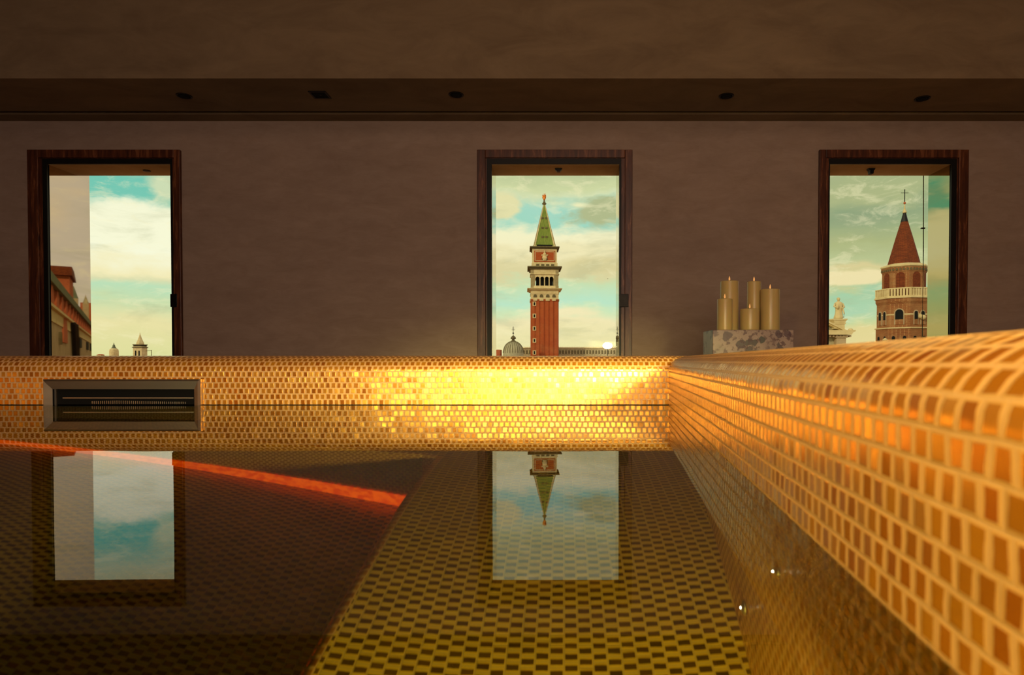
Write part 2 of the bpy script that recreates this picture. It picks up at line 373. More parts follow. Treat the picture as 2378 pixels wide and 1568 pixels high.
# ------------------------------------------------------------------ room
FL = -.40; CEIL = 2.07; XL, XR = -6.2, 5.4; YB = -4.2
FY = 4.42                      # fascia of the dropped ceiling border
wins = [  # opening x0,x1 ; casing x0,x1
    dict(o=(PX(119,WY), PX(402,WY)), c=(PX(76,WY), PX(427,WY)), n=1),
    dict(o=(PX(1143,WY), PX(1437,WY)), c=(PX(1110,WY), PX(1467,WY)), n=2),
    dict(o=(PX(1923,WY), PX(2202,WY)), c=(PX(1897,WY), PX(2240,WY)), n=3)]
FINY = wins[0]['o'][0]/((213-CX)/F)      # the side panel of the left window stands out past the wall
WTOP = PZ(385, WY); WBOT = -.22; WT = .31
b = MB()
xs = [XL]
for q in wins: xs += [q['o'][0]-.03, q['o'][1]+.03]
xs.append(XR+.3)
for i in range(0, len(xs), 2): b.box(xs[i]-(.3 if i == 0 else 0), xs[i+1], WY, WY+WT, FL-.2, 3.4)
for q in wins:
    b.box(q['o'][0]-.03, q['o'][1]+.03, WY, WY+WT, WTOP+.012, 3.4); b.box(q['o'][0]-.03, q['o'][1]+.03, WY, WY+WT, FL-.2, WBOT-.012)
tag(b.build('wall_front', 'plaster'), 'taupe trowelled plaster wall with three windows onto the city', 'wall', kind='structure')
tag(MB().box(XL-.3, XL, YB-.3, WY, FL-.2, 3.4).build('wall_left', 'plaster'), 'taupe plaster wall left of the pool', 'wall', kind='structure')
tag(MB().box(XR, XR+.3, YB-.3, WY, FL-.2, 3.4).build('wall_right', 'plaster'), 'taupe plaster wall right of the pool', 'wall', kind='structure')
tag(MB().box(XL, XR, YB-.3, YB, FL-.2, 3.4).build('wall_back', 'plaster'), 'taupe plaster wall behind the pool', 'wall', kind='structure')
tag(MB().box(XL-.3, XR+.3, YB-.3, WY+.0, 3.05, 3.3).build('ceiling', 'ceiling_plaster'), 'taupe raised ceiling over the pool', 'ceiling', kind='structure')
# floor outside the pool wall (ring round the basin)
b = MB()
PXL, PYB, PYF = -3.55, -2.85, 2.59
b.box(XL, PXL, YB, WY, FL-.2, FL); b.box(.62, XR, YB, WY, FL-.2, FL); b.box(PXL, .62, YB, PYB, FL-.2, FL); b.box(PXL, .62, PYF, WY, FL-.2, FL)
b.box(.55, .62, -2.85, 2.59, FL-.2, FL)
tag(b.build('floor', 'room_floor'), 'brown stone room floor around the raised pool', 'floor', kind='structure')
# dropped ceiling border: soffit + slot + fascia
SL0, SL1 = F*(CEIL-H)/(HY-262.5), F*(CEIL-H)/(HY-269.5)
SL0, SL1 = min(SL0, SL1), max(SL0, SL1)
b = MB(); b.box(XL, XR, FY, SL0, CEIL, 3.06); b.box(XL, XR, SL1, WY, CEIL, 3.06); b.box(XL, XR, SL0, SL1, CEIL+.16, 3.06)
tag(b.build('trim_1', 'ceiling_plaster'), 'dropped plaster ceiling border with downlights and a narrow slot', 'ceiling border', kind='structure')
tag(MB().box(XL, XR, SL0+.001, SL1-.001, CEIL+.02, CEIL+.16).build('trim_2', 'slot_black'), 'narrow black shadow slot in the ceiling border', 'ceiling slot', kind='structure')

# ------------------------------------------------------------------ windows
for q in wins:
    x0, x1 = q['o']; c0, c1 = q['c']; n = q['n']; ct = PZ(353, WY)
    names = {1: 'wood-framed window at the left with a reflection of brick houses in its side', 2: 'wood-framed window in the middle framing the tall bell tower', 3: 'wood-framed window at the right framing the brown brick tower'}
    W = thing('window_%d' % n, names[n], 'window', ((x0+x1)/2, WY, WBOT), kind='structure')
    ox, oz = (x0+x1)/2, WBOT
    def loc(b_): 
        for v_ in b_.bm.verts: v_.co -= Vector((ox, WY, oz))
        return b_
    b = MB(); g = .012
    # casing: stepped profile
    i0, i1 = x0-.008, x1+.008; it = WTOP+.008
    for (w0, yf, yb) in ((0, -.030, -.0005), (.55, -.012, .03)):
        a0 = c0 + (i0-c0)*w0; a1 = c1 - (c1-i1)*w0; at_ = ct - (ct-it)*w0
        e0, e1, et = (c0+(i0-c0)*.62, c1-(c1-i1)*.62, ct-(ct-it)*.62) if w0 == 0 else (i0, i1, it)
        yb2 = yb
        b.box(a0, e0, WY+yf, WY+yb2, WBOT-.03, at_); b.box(e1, a1, WY+yf, WY+yb2, WBOT-.03, at_); b.box(e0, e1, WY+yf, WY+yb2, et, at_)
    for v_ in b.bm.verts:
        if v_.co.y > WY-.0004: v_.co.y = WY-.0005
    loc(b).build('frame', 'dark_wood', W, bevel=.004)
    b = MB(); t_ = .012
    gl_, gr_ = (.004, .036) if n == 3 else (.030, .010)
    b.box(i0-gl_, i0+.006, WY-.015, WY+.001, WBOT, it+.036); b.box(i1-.006, i1+gr_, WY-.015, WY+.001, WBOT, it+.036); b.box(i0+.006, i1-.006, WY-.015, WY+.001, it-.006, it+.036)
    loc(b).build('gasket', 'black_gasket', W)
    loc(MB().box(x0+.0005, x1-.0005, WY+.0015, WY+.006, WBOT, WTOP)).build('glass', 'window_glass', W)
    # reveals
    yr0, yr1 = WY+.008, WY+WT
    b = MB(); b.box(x0-.029, x0, yr0, yr1, WBOT, WTOP)
    if n == 1: b.box(x0-.029, x0, yr1, FINY, WBOT, WTOP+.2)
    loc(b).build('mirror_reveal', 'mirror_reveal', W)
    b = MB(); b.slab([(x1, yr0), (x1+.029, yr0), (x1+.029, yr1), (x1, yr1)], WBOT, WTOP); loc(b).build('mirror_reveal', 'mirror_reveal_bronze', W)
    loc(MB().box(x0-.029, x1+.029, yr0, yr1-.001, WTOP, WTOP+.011)).build('soffit', 'reveal_stucco', W)
    loc(MB().box(x0-.029, x1+.029, yr0-.02, yr1+.04, WBOT-.011, WBOT)).build('sill', 'reveal_stucco', W)
    lx = {1: PX(335, WY+.1), 2: PX(1297, WY+.1), 3: PX(2020, WY+.1)}[n]
    b = MB(); b.prism([(lx-.030, WTOP-.001), (lx+.030, WTOP-.001), (lx+.026, WTOP-.012), (lx+.018, WTOP-.016), (lx+.014, WTOP-(.045 if n == 3 else .026)), (lx-.014, WTOP-(.045 if n == 3 else .026)), (lx-.018, WTOP-.016), (lx-.026, WTOP-.012)], WY+.09, WY+.13)
    if n != 1: loc(b).build('latch', 'dark_metal', W, bevel=.003)
    else:
        b.bm.free(); b = MB(); b.lathe([(.028, WTOP-.001), (.028, WTOP-.007), (.012, WTOP-.010)], lx, WY+.16, 20); loc(b).build('latch', 'dark_metal', W)
    # hinge plate on the right jamb
    if n != 3:
        hx0, hx1 = (i1-.004, c1-.030)
        loc(MB().box(hx0, hx1, WY-.036, WY-.0305, PZ(714, WY), PZ(684, WY))).build('hinge_plate', 'dark_metal', W, bevel=.002)

# ------------------------------------------------------------------ ceiling fittings
L0 = None
def dist_at(py): return F*(CEIL-H)/(HY-py)
lights = [(434, 227, 'recessed downlight nearest the left end of the ceiling border'), (1061, 224, 'recessed downlight right of the square vent, above the middle window'),
          (1684, 227, 'recessed downlight in the border above the candles'), (2136, 233, 'recessed downlight above the right window')]
for px, py, lb in lights:
    D = dist_at(py); t = thing('downlight', lb, 'ceiling light', (PX(px, D), D, CEIL), group='recessed downlights in the ceiling border')
    if L0 is None:
        b = MB(); b.lathe([(.054, -.0005), (.054, -.005), (.046, -.006), (.040, -.002), (.040, -.0005)], 0, 0, 32); r_ = b.build('trim_ring', 'dark_metal', t, True)
        l_ = MB().lathe([(.036, -.0006), (.030, -.008), (.012, -.012), (0, -.012)], 0, 0, 24).build('lens', 'slot_black', t, True)
        L0 = (r_, l_)
    else:
        for s_ in L0:
            c_ = s_.copy(); C.objects.link(c_); c_.parent = t
D = dist_at(224); sx = PX(747, D)
t = thing('air_vent', 'small square dark vent in the ceiling border', 'vent', (sx, D, CEIL))
b = MB(); s_ = .062
for a in ((-s_, s_, -s_, -s_+.012), (-s_, s_, s_-.012, s_), (-s_, -s_+.012, -s_+.012, s_-.012), (s_-.012, s_, -s_+.012, s_-.012)): b.box(*a, -.006, -.0005)
b.build('frame', 'dark_metal', t)
b = MB(); b.box(-s_+.012, s_-.012, -s_+.012, s_-.012, -.002, -.0005)
b.build('grille', 'slot_black', t)
MB().ball((.005, 0, -.004), .008, .008, .004).build('knob', 'dark_metal', t, True)

# ------------------------------------------------------------------ pool
P = .0195
POOL = thing('pool', 'raised pool lined with gold glass mosaic tiles', 'pool', (0, 0, -1.0))
RX = lambda y: .1695 + .0867*y             # inner face of the right rim
path = [(-3.2, 2.25), (RX(2.25), 2.25), (RX(-2.5), -2.5), (-3.2, -2.5)]
prof = [(0, -1.0), (0, -.6), (0, -.2), (0, 0), (0, .06), (0, .122)]
for k in range(1, 11):
    a = k/10*PI/2; prof.append((.085*(1-math.cos(a)), .122+.0505*math.sin(a)))
prof += [(.14, .1725), (.20, .171)]
for k in range(1, 7):
    a = k/6*PI/2; prof.append((.20+.06*math.sin(a), .171-.06*(1-math.cos(a))))
prof += [(.26, -.41)]
def sweep(path, prof, mname, name, parent, closed=True, rowphase=0.0):
    bm = bmesh.new(); uvl = bm.loops.layers.uv.new('UVMap'); n = len(path)
    arc = [0]
    for (a, b_), (c, d) in zip(prof, prof[1:]): arc.append(arc[-1]+math.hypot(c-a, d-b_))
    z0arc = 0
    for i, (a, b_) in enumerate(prof):
        if abs(b_) < 1e-9: z0arc = arc[i]
    def mit(i):
        p = Vector(path[i]); pr = Vector(path[i-1]) if (closed or i > 0) else None; nx = Vector(path[(i+1)%n]) if (closed or i < n-1) else None
        def nrm(d): d = d.normalized(); return Vector((-d.y, d.x))
        if pr is None: return nrm(nx-p)
        if nx is None: return nrm(p-pr)
        n1, n2 = nrm(p-pr), nrm(nx-p); m_ = (n1+n2).normalized(); return m_/m_.dot(n1)
    rng = range(n if closed else n-1); cum = 0
    for i in rng:
        j = (i+1) % n; A, B = Vector(path[i]), Vector(path[j]); L = (B-A).length; d = (B-A)/L; mi, mj = mit(i), mit(j)
        cols = []
        for (off, z) in prof:
            a = A + mi*off; b_ = B + mj*off
            cols.append([(bm.verts.new((a.x, a.y, z)), (a-A).dot(d)), (bm.verts.new((b_.x, b_.y, z)), (b_-A).dot(d))])
        for k in range(len(cols)-1):
            q = [cols[k][0], cols[k][1], cols[k+1][1], cols[k+1][0]]; f = bm.faces.new([v for v, _ in q]); f.smooth = True
            for lp, (v, s_), ar in zip(f.loops, q, (arc[k], arc[k], arc[k+1], arc[k+1])): lp[uvl].uv = ((cum+s_)/P, (ar-z0arc)/P + rowphase)
        cum += L
    bmesh.ops.recalc_face_normals(bm, faces=bm.faces)
    me = bpy.data.meshes.new(name); bm.to_mesh(me); bm.free(); me.materials.append(MATS[mname])
    o = bpy.data.objects.new(name, me); C.objects.link(o)
    if parent: o.parent = parent; o.matrix_parent_inverse = Matrix.Translation(parent.location).inverted()
    return o
# path runs clockwise seen from above -> left normal (outward) = (-dy, dx)
rim = sweep(path, prof, 'gold_mosaic', 'rim', POOL, rowphase=.0)
for v_ in rim.data.vertices:           # the right rim rises very slightly towards the back
    if v_.co.x > -1 and v_.co.y < 0 and v_.co.z > .1: v_.co.z += .006
def tiled(name, polys, mname, parent, uvf):
    bm = bmesh.new(); uvl = bm.loops.layers.uv.new('UVMap')
    for pts in polys:
        f = bm.faces.new([bm.verts.new(p) for p in pts])
        f.normal_update()
        for lp in f.loops: lp[uvl].uv = uvf(lp.vert.co, f.normal)
    me = bpy.data.meshes.new(name); bm.to_mesh(me); bm.free(); me.materials.append(MATS[mname])
    o = bpy.data.objects.new(name, me); C.objects.link(o); o.parent = parent; o.matrix_parent_inverse = Matrix.Translation(parent.location).inverted(); return o
def uvbench(co_, n):
    if abs(n.z) > .5: return (co_.y/P, co_.x/P)
    if abs(n.x) > .5: return (co_.y/P, co_.z/P)
    return (co_.x/P, co_.z/P)
BD, FD = -.57, -.96
BE = [(-.33, -2.49), (-.325, .6), (-.312, 1.1), (-.312, 1.66)]        # bench front edge
FB = [(-.36, 1.70), (-.8, 1.81), (-1.81, 2.06), (-3.19, 2.18)]        # far bench front edge
edge = BE + FB
top = [(x, y, BD) for x, y in edge] + [(-3.19, 2.249, BD), (RX(2.25)+.0, 2.249, BD), (RX(-2.49), -2.49, BD)]
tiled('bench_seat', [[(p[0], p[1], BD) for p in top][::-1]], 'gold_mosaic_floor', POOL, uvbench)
# rounded nosing and riser below the seat edge
nose = [(.0, BD+.001)]
for k in range(1, 7):
    a = k/6*PI/2; nose.append((-.022*math.sin(a), BD+.001-.022*(1-math.cos(a))))
nose += [(-.022, FD+.05), (-.022, FD)]
nose = [(-o_, z) for o_, z in nose]
sweep(edge, nose, 'gold_mosaic', 'bench_riser', POOL, closed=False)
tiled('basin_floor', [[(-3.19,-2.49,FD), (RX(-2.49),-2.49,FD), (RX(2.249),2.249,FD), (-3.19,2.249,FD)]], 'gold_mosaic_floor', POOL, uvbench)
# glowing strip at the foot of the far bench
b = MB(); off = .035
pts = [(-.335, 1.655)] + [(x, y-.03) for x, y in FB]
for (ax, ay), (bx, by) in zip(pts, pts[1:]):
    b.slab([(ax, ay), (bx, by), (bx, by+.012), (ax, ay+.012)], FD+.0, FD+.055)
ls = b.build('glow_strip', 'orange_strip', POOL); ls.matrix_parent_inverse = Matrix.Translation(POOL.location).inverted(); ls['label'] = 'glowing orange strip under water'
b = MB().box(-3.19, RX(2.25), 2.2488, 2.2499, -.0005, .0022).build('waterline_seam', 'slot_black', POOL); b.matrix_parent_inverse = Matrix.Translation(POOL.location).inverted()

wat = MB(); vs = [wat.bm.verts.new(p) for p in ((-3.199,-2.499,0),(RX(-2.499)-.001,-2.499,0),(RX(2.249)-.001,2.249,0),(-3.199,2.249,0))]; wat.bm.faces.new(vs)
wat = wat.build('water', 'water'); tag(wat, 'still clear pool water mirroring the windows and wall', 'water')

# skimmer
D1 = 2.25; s0, s1 = PX(107, D1), PX(470, D1); zt = PZ(881, D1); zb = -.075
SK = thing('skimmer', 'wide polished steel skimmer opening in the far pool wall', 'skimmer', ((s0+s1)/2, D1, 0))
hw = (s1-s0)/2
def frame_ring(b, outer, inner, yo, yi):
    (a0, a1, c0, c1) = outer; (d0, d1, e0, e1) = inner
    O = [(a0,yo,c0),(a1,yo,c0),(a1,yo,c1),(a0,yo,c1)]; I = [(d0,yi,e0),(d1,yi,e0),(d1,yi,e1),(d0,yi,e1)]
    vo = [b.bm.verts.new(p) for p in O]; vi = [b.bm.verts.new(p) for p in I]
    for k in range(4): b.bm.faces.new((vo[k], vo[(k+1)%4], vi[(k+1)%4], vi[k]))
b = MB()
frame_ring(b, (-hw, hw, zb, zt), (-hw, hw, zb, zt), -.001, -.014)
frame_ring(b, (-hw, hw, zb, zt), (-hw+.006, hw-.006, zb+.006, zt-.006), -.014, -.020)
frame_ring(b, (-hw+.006, hw-.006, zb+.006, zt-.006), (-hw+.034, hw-.020, zb+.03, zt-.034), -.020, -.016)
b.build('frame', 'chrome', SK)
b = MB()
frame_ring(b, (-hw+.034, hw-.020, zb+.03, zt-.034), (-hw+.034, hw-.020, zb+.03, zt-.034), -.016, -.0012)
bb = [(-hw+.034, -.0012, zb+.03), (hw-.020, -.0012, zb+.03), (hw-.020, -.0012, zt-.034), (-hw+.034, -.0012, zt-.034)]
b.bm.faces.new([b.bm.verts.new(p) for p in bb]); b.build('throat', 'slot_black', SK)
b = MB()
for k in range(46):
    xx = -hw+.16+k*.0072
    b.box(xx, xx+.0028, -.0035, -.0015, .004, .016 - .005*abs(k-12)/34); 
b.build('grille', 'chrome', SK)
MB().box(-hw+.06, hw-.03, -.005, -.0022, .023, .027).build('weir_bar', 'chrome', SK)
MB().box(-hw+.034, -hw+.040, -.008, -.0022, zb+.03, zt-.034).build('side_post', 'chrome', SK)

# glints on the submerged wall, built as glowing beads in chrome rings
for k, (px_, py_, r0, lb) in enumerate(((1735, 1415, .012, 'small glowing bead on the submerged wall, the deeper of the two'), (1813, 1330, .009, 'small glowing bead on the submerged wall, nearer the water surface'))):
    sl = (py_-HY)/F; tx = (px_-CX)/F; ent = H/sl
    D = .1695/(tx-.0867)
    horiz = math.hypot(1, tx); ang = math.atan(sl/horiz); si = math.cos(ang)/1.333; tr_ = si/math.sqrt(1-si*si)
    dep = (D-ent)*horiz/tr_
    t = thing('underwater_bead', lb, 'pool lamp', (RX(D), D, -dep), group=None); t.rotation_euler = (0, 0, -math.atan(.0867))
    MB().lathe([(r0, .001), (r0, .004), (r0*.6, .006), (r0*.4, .0065)], 0, 0, 20).build('ring', 'chrome', t, True).rotation_euler = (0, -PI/2, 0)
    MB().ball((-.0065, 0, 0), .0018, .0018, .0018).build('lens', 'glow_white', t, True)

# ------------------------------------------------------------------ stone block and candles
SD = 3.5; bx0, bx1 = PX(1655, SD), PX(1843, SD); bt = PZ(766, SD)
blk = MB().box(-(bx1-bx0)/2, (bx1-bx0)/2, 0, .24, 0, bt-FL).build('stone_pedestal', 'breccia_marble', loc=((bx0+bx1)/2, SD, FL), bevel=.004)
tag(blk, 'block of pink and grey breccia marble carrying the candles', 'pedestal')
cand = [(1672, 1714, 654, 3.64, 'tall ivory pillar candle at the back left of the marble block', 642),
        (1665, 1700, 695, 3.545, 'short slim ivory candle in front of the tall back left one', 684),
        (1734, 1766, 655, 3.64, 'tall slim ivory candle behind the lowest candle', 645),
        (1719, 1762, 718, 3.55, 'lowest, squat ivory candle at the front of the marble block', 706),
        (1766, 1809, 673, 3.57, 'thick ivory candle at the right end of the row', 662)]
for a, b_, ty, D, lb, fy in cand:
    cx = (PX(a, D)+PX(b_, D))/2; r = (PX(b_, D)-PX(a, D))/2; hh = PZ(ty, D)-bt
    t = thing('pillar_candle', lb, 'candle', (cx, D, bt), group='pillar candles on the marble block')
    MB().lathe([(r*.99, 0), (r, .003), (r, hh-.004), (r*.985, hh-.001), (r*.95, hh), (r*.86, hh-.001), (r*.7, hh-.004), (r*.2, hh-.005), (0, hh-.005)], 0, 0, 48).build('wax_body', 'wax', t, True)
    MB().tube([(0,0,hh-.005), (0,0,hh+.005)], .0018).build('wick', 'slot_black', t)
    MB().lathe([(0, hh+.002), (.0035, hh+.006), (.0048, hh+.011), (.0040, hh+.018), (.0018, hh+.025), (0, hh+.031)], 0, 0, 12).build('flame', 'flame', t, True)

# ------------------------------------------------------------------ outdoors
GZ = -18
b = MB(); b.box(-900, 900, WY+3, 1500, GZ-.5, GZ); tag(b.build('ground', 'rooftops'), 'city ground far below the windows', 'ground', kind='structure')
def arch_pts(cx, w, z0, zs, n=8):
    """outline: straight sides up to zs, then a half circle"""
    r = w/2; return [(cx-r, z0), (cx+r, z0)] + [(cx+r*math.cos(PI*k/n), zs+r*math.sin(PI*k/n)) for k in range(n+1)]

# tall bell tower (middle window)
D = 250.0; S = D/F
T = thing('bell_tower', 'tall red brick bell tower with a green pyramid spire and golden figure', 'tower', (PX(1263, D), D+5.5, GZ), math.radians(3.5))
Z = lambda py: PZ(py, D) - GZ
def q4(b, hw_, z0, z1): b.box(-hw_, hw_, -hw_, hw_, z0, z1); return b
hs = 32.5*S
b = MB(); q4(b, hs-.25, 0, Z(695))
for f4 in range(4):
    R4 = Matrix.Rotation(f4*PI/2, 4, 'Z')
    for k in range(6):
        xx = -hs + .9 + k*(2*hs-1.8)/5
        b.box(xx-.62, xx+.62, -hs, -hs+.3, 0, Z(698), R4)
    b.box(-hs, hs, -hs, -hs+.3, Z(700), Z(695), R4)
b.build('brick_shaft', 'red_brick', T)
for yy in (706, 734, 763, 791, 819):
    wn = MB().box(-22*S-1.0, -22*S+.35, -hs-.12, -hs+.05, Z(yy+5), Z(yy-5)).build('window', 'limestone', T)
    MB().box(-22*S-.6, -22*S-.02, -hs-.16, -hs-.1, Z(yy+3.4), Z(yy-3.4)).build('pane', 'dark_opening', wn)
b = MB(); q4(b, hs-.05, Z(697), Z(674))
for f4 in range(4):
    R4 = Matrix.Rotation(f4*PI/2, 4, 'Z')
    for k in range(4):
        cxx = (-22 + k*14.5)*S
        b.box(cxx-4.6*S, cxx+4.6*S, -hs-.28, -hs, Z(699), Z(694), R4)
    b.box(-hs-.15, hs+.15, -hs-.15, -hs, Z(683), Z(681), R4)
for z0_, z1_, e_ in ((Z(674), Z(671.5), .7), (Z(671.5), Z(670), 1.3)): q4(b, hs+e_, z0_, z1_)
b.build('arcade_band', 'limestone', T)
for k in range(4):
    cxx = (-22 + k*14.5)*S
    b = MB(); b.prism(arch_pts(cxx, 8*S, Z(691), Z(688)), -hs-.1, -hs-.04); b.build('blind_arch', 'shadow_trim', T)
# belfry: corner piers, lintel, arched openings
b = MB(); q4(b, hs-.6, Z(670), Z(664)); q4(b, hs-.3, Z(640), Z(626))
for f4 in range(4):
    R4 = Matrix.Rotation(f4*PI/2, 4, 'Z')
    b.box(-hs+.1, -22*S, -hs+.1, -hs+1.8, Z(670), Z(626), R4); b.box(21*S, hs-.1, -hs+.1, -hs+1.8, Z(670), Z(626), R4)
    b.box(-hs, hs, -hs, -hs+1.2, Z(670), Z(664), R4); b.box(-hs, hs, -hs, -hs+1.2, Z(638.5), Z(626), R4)
    for k in range(3):
        cxx = (-11 + k*10.7)*S; b.box(cxx-1.1*S, cxx+1.1*S, -hs+.15, -hs+1.0, Z(664), Z(640), R4)
    # spandrels
    for k in range(4):
        cxx = (-16.5 + k*10.8)*S; r = 4.4*S; zs = Z(647)
        for sg in (-1, 1):
            pts = [(cxx+sg*5.4*S, zs), (cxx+sg*r, zs)] + [(cxx+sg*r*math.cos(PI/2*i/5), zs+r*math.sin(PI/2*i/5)) for i in range(1, 6)] + [(cxx, Z(638)), (cxx+sg*5.4*S, Z(638))]
            a = [b.bm.verts.new(R4 @ Vector((x, -hs+.12, z))) for x, z in pts]; c2 = [b.bm.verts.new(R4 @ Vector((x, -hs+1.0, z))) for x, z in pts]
            b.bm.faces.new(a); b.bm.faces.new(c2[::-1])
            for i in range(len(pts)): b.bm.faces.new((a[i], c2[i], c2[(i+1)%len(pts)], a[(i+1)%len(pts)]))
    b.box(-hs-.2, hs+.2, -hs-.2, -hs, Z(638), Z(636.6), R4)
b.build('belfry', 'limestone', T)
b = MB(); q4(b, hs-2.2, Z(666), Z(638)); b.build('belfry_core', 'dark_opening', T)
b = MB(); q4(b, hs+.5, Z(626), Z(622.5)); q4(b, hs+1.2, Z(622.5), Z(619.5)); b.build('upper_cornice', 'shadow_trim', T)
b = MB(); q4(b, hs-.4, Z(619.5), Z(611)); b.build('parapet', 'limestone', T)
for k in range(4):
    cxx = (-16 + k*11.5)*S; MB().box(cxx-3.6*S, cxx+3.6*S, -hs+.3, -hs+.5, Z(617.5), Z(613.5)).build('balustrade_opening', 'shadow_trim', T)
ha = 28.5*S
b = MB(); q4(b, ha, Z(611), Z(578)); b.build('attic', 'limestone', T)
at = MB().box(-24.5*S, 24.5*S, -ha-.12, -ha+.1, Z(608.5), Z(582.5)).build('brick_panel', 'red_brick', T)
b = MB(); f_ = .22
X0, X1, Z0, Z1 = -22.7*S, 22.7*S, Z(606.3), Z(584.3)
for a in ((X0, X1, Z0, Z0+f_), (X0, X1, Z1-f_, Z1), (X0, X0+f_, Z0, Z1), (X1-f_, X1, Z0, Z1)): b.box(a[0], a[1], -ha-.2, -ha-.1, a[2], a[3])
b.build('panel_border', 'limestone', T)
b = MB()   # seated figure relief
zc = Z(604.5)
b.ball((0, -ha-.35, zc+1.0), .95, .4, 1.0); b.ball((0, -ha-.4, zc+2.2), .6, .35, .75); b.ball((0, -ha-.4, zc+3.1), .3, .25, .36)
b.ball((-.85, -ha-.3, zc+1.9), .45, .2, .3); b.ball((.95, -ha-.3, zc+1.9), .45, .2, .3); b.prism([(-.2, zc+3.3), (.2, zc+3.3), (0, zc+4.0)], -ha-.45, -ha-.3)
b.box(-.7, .7, -ha-.5, -ha-.1, zc-.2, zc+.2); b.build('relief_figure', 'limestone', T, True)
for sg in (-1, 1): MB().ball((sg*.75, -ha-.22, zc+.5), .42, .15, .6).build('relief_lion', 'shadow_trim', T, True)
b = MB(); q4(b, ha+.4, Z(578), Z(575.5)); q4(b, ha+1.0, Z(575.5), Z(573)); b.build('attic_cornice', 'shadow_trim', T)
hp = 26.5*S; zb_, za = Z(572), Z(468)
b = MB(); q4(b, hp, Z(573), Z(570.5))
for sx_ in (-1, 1):
    for sy_ in (-1, 1):
        # edge ribs of the pyramid
        for (ax, ay) in ((1, 0), (0, 1)):
            w0, w1 = 5.0*S, 1.6*S
            p0 = Vector((sx_*hp, sy_*hp, zb_)); p1 = Vector((sx_*.35, sy_*.35, za))
            q0 = p0 - Vector((ax*sx_*w0, ay*sy_*w0, 0)); q1 = p1 - Vector((ax*sx_*.3, ay*sy_*.3, 0))
            inn = Vector(((0 if ax else -sx_)*.5, (0 if ay else -sy_)*.5, 0))
            v8 = [b.bm.verts.new(p) for p in (p0, q0, q1, p1, p0+inn, q0+inn, q1+inn*.2, p1+inn*.2)]
            for f in ((0,1,2,3), (4,7,6,5), (0,4,5,1), (2,6,7,3), (1,5,6,2), (0,3,7,4)): b.bm.faces.new([v8[i] for i in f])
b.build('spire_ribs', 'limestone', T)
hc = hp-.22
b = MB(); vs = [b.bm.verts.new(p) for p in ((-hc,-hc,zb_), (hc,-hc,zb_), (hc,hc,zb_), (-hc,hc,zb_))]; ap = b.bm.verts.new((0,0,za+1.2))
for k in range(4): b.bm.faces.new((vs[k], vs[(k+1)%4], ap))
b.bm.faces.new(vs[::-1]); b.build('copper_spire', 'copper_green', T)
for f4 in range(4):
    R4 = Matrix.Rotation(f4*PI/2, 4, 'Z'); MB().box(-18*S, 18*S, -hp-.05, -hp+.7, Z(571.5), Z(568), R4).build('spire_foot_opening', 'dark_opening', T)
b = MB()
for yy in (503, 527, 549):
    f = (Z(yy)-zb_)/(za+1.2-zb_); off_ = hc*(1-f)
    for sg in (-1, 1): MB().box(sg*.75-.4, sg*.75+.4, -off_-.28, -off_+.3, Z(yy)-.35, Z(yy)+.35).build('spire_dormer', 'shadow_trim', T)
b = MB(); b.lathe([(.5, Z(470)), (.85, Z(467.5)), (.85, Z(466)), (.45, Z(465.5)), (.55, Z(464)), (.3, Z(461)), (.2, Z(458)), (.0, Z(457.5))], 0, 0, 12); b.build('finial', 'shadow_trim', T)
g = thing('x', 'x', 'x'); bpy.data.objects.remove(g)
b = MB(); z = Z(459)
b.lathe([(.28, z), (.42, z+.5), (.36, z+1.2), (.22, z+1.5), (.3, z+1.9), (.14, z+2.15), (0, z+2.2)], 0, 0, 10); b.ball((0, 0, z+2.45), .2)
b.tube([(.15, -.1, z+1.9), (.45, -.2, z+2.2), (.55, -.2, z+2.6)], .08)
for sg in (-1, 1): b.prism([(sg*.1, z+1.0), (sg*.55, z+.5), (sg*.75, z+1.4), (sg*.7, z+2.3), (sg*.15, z+1.95)], .12, .25)
b.build('golden_figure', 'gilding', T, True)

# dome beside the tower
D = 235.0; S = D/F
T = thing('basilica_dome', 'pale grey ribbed dome left of the tall bell tower', 'dome', (PX(1190, D), D+4, GZ)); Z = lambda py: PZ(py, D)-GZ
r = 24*S; pr = [(r*1.02, 0), (r*1.02, Z(822)), (r, Z(820))]
for k in range(1, 12):
    a = k/12*PI/2; pr.append((r*math.cos(a)**.9, Z(820)+(Z(792)-Z(820))*math.sin(a)))
pr.append((.5, Z(791)))
MB().lathe(pr, 0, 0, 40).build('dome_shell', 'lead_grey', T, True)
b = MB()
for k in range(24):
    a = 2*PI*k/24; pts = []
    for i in range(9):
        t_ = i/9*PI/2; rr = r*math.cos(t_)**.9+.05; pts.append((rr*math.cos(a), rr*math.sin(a), Z(820)+(Z(792)-Z(820))*math.sin(t_)))
    b.tube(pts, .09, 5)
b.build('dome_ribs', 'shadow_trim', T)
b = MB(); b.lathe([(.8, Z(793)), (1.0, Z(791)), (.55, Z(790)), (.5, Z(787)), (1.0, Z(786)), (1.0, Z(785)), (.85, Z(782)), (.3, Z(779.5)), (.12, Z(778)), (.1, Z(770)), (0, Z(769.5))], 0, 0, 14)
b.build('lantern', 'shadow_trim', T, True)
b = MB(); b.box(-.09, .09, -.09, .09, Z(772), Z(757)); b.box(-.6, .6, -.08, .08, Z(765.5), Z(764.5)); b.box(-.35, .35, -.08, .08, Z(761.5), Z(760.7)); b.ball((0,0,Z(773)), .3); b.build('cross', 'dark_metal', T)
# low dome-side roofs
D = 238.0; Z = lambda py: PZ(py, D)
b = MB(); b.box(PX(1146, D), PX(1160, D), D+2, D+9, GZ, Z(812)); o = b.build('townhouse', 'terracotta'); tag(o, 'low terracotta house at the left edge of the middle window', 'house')
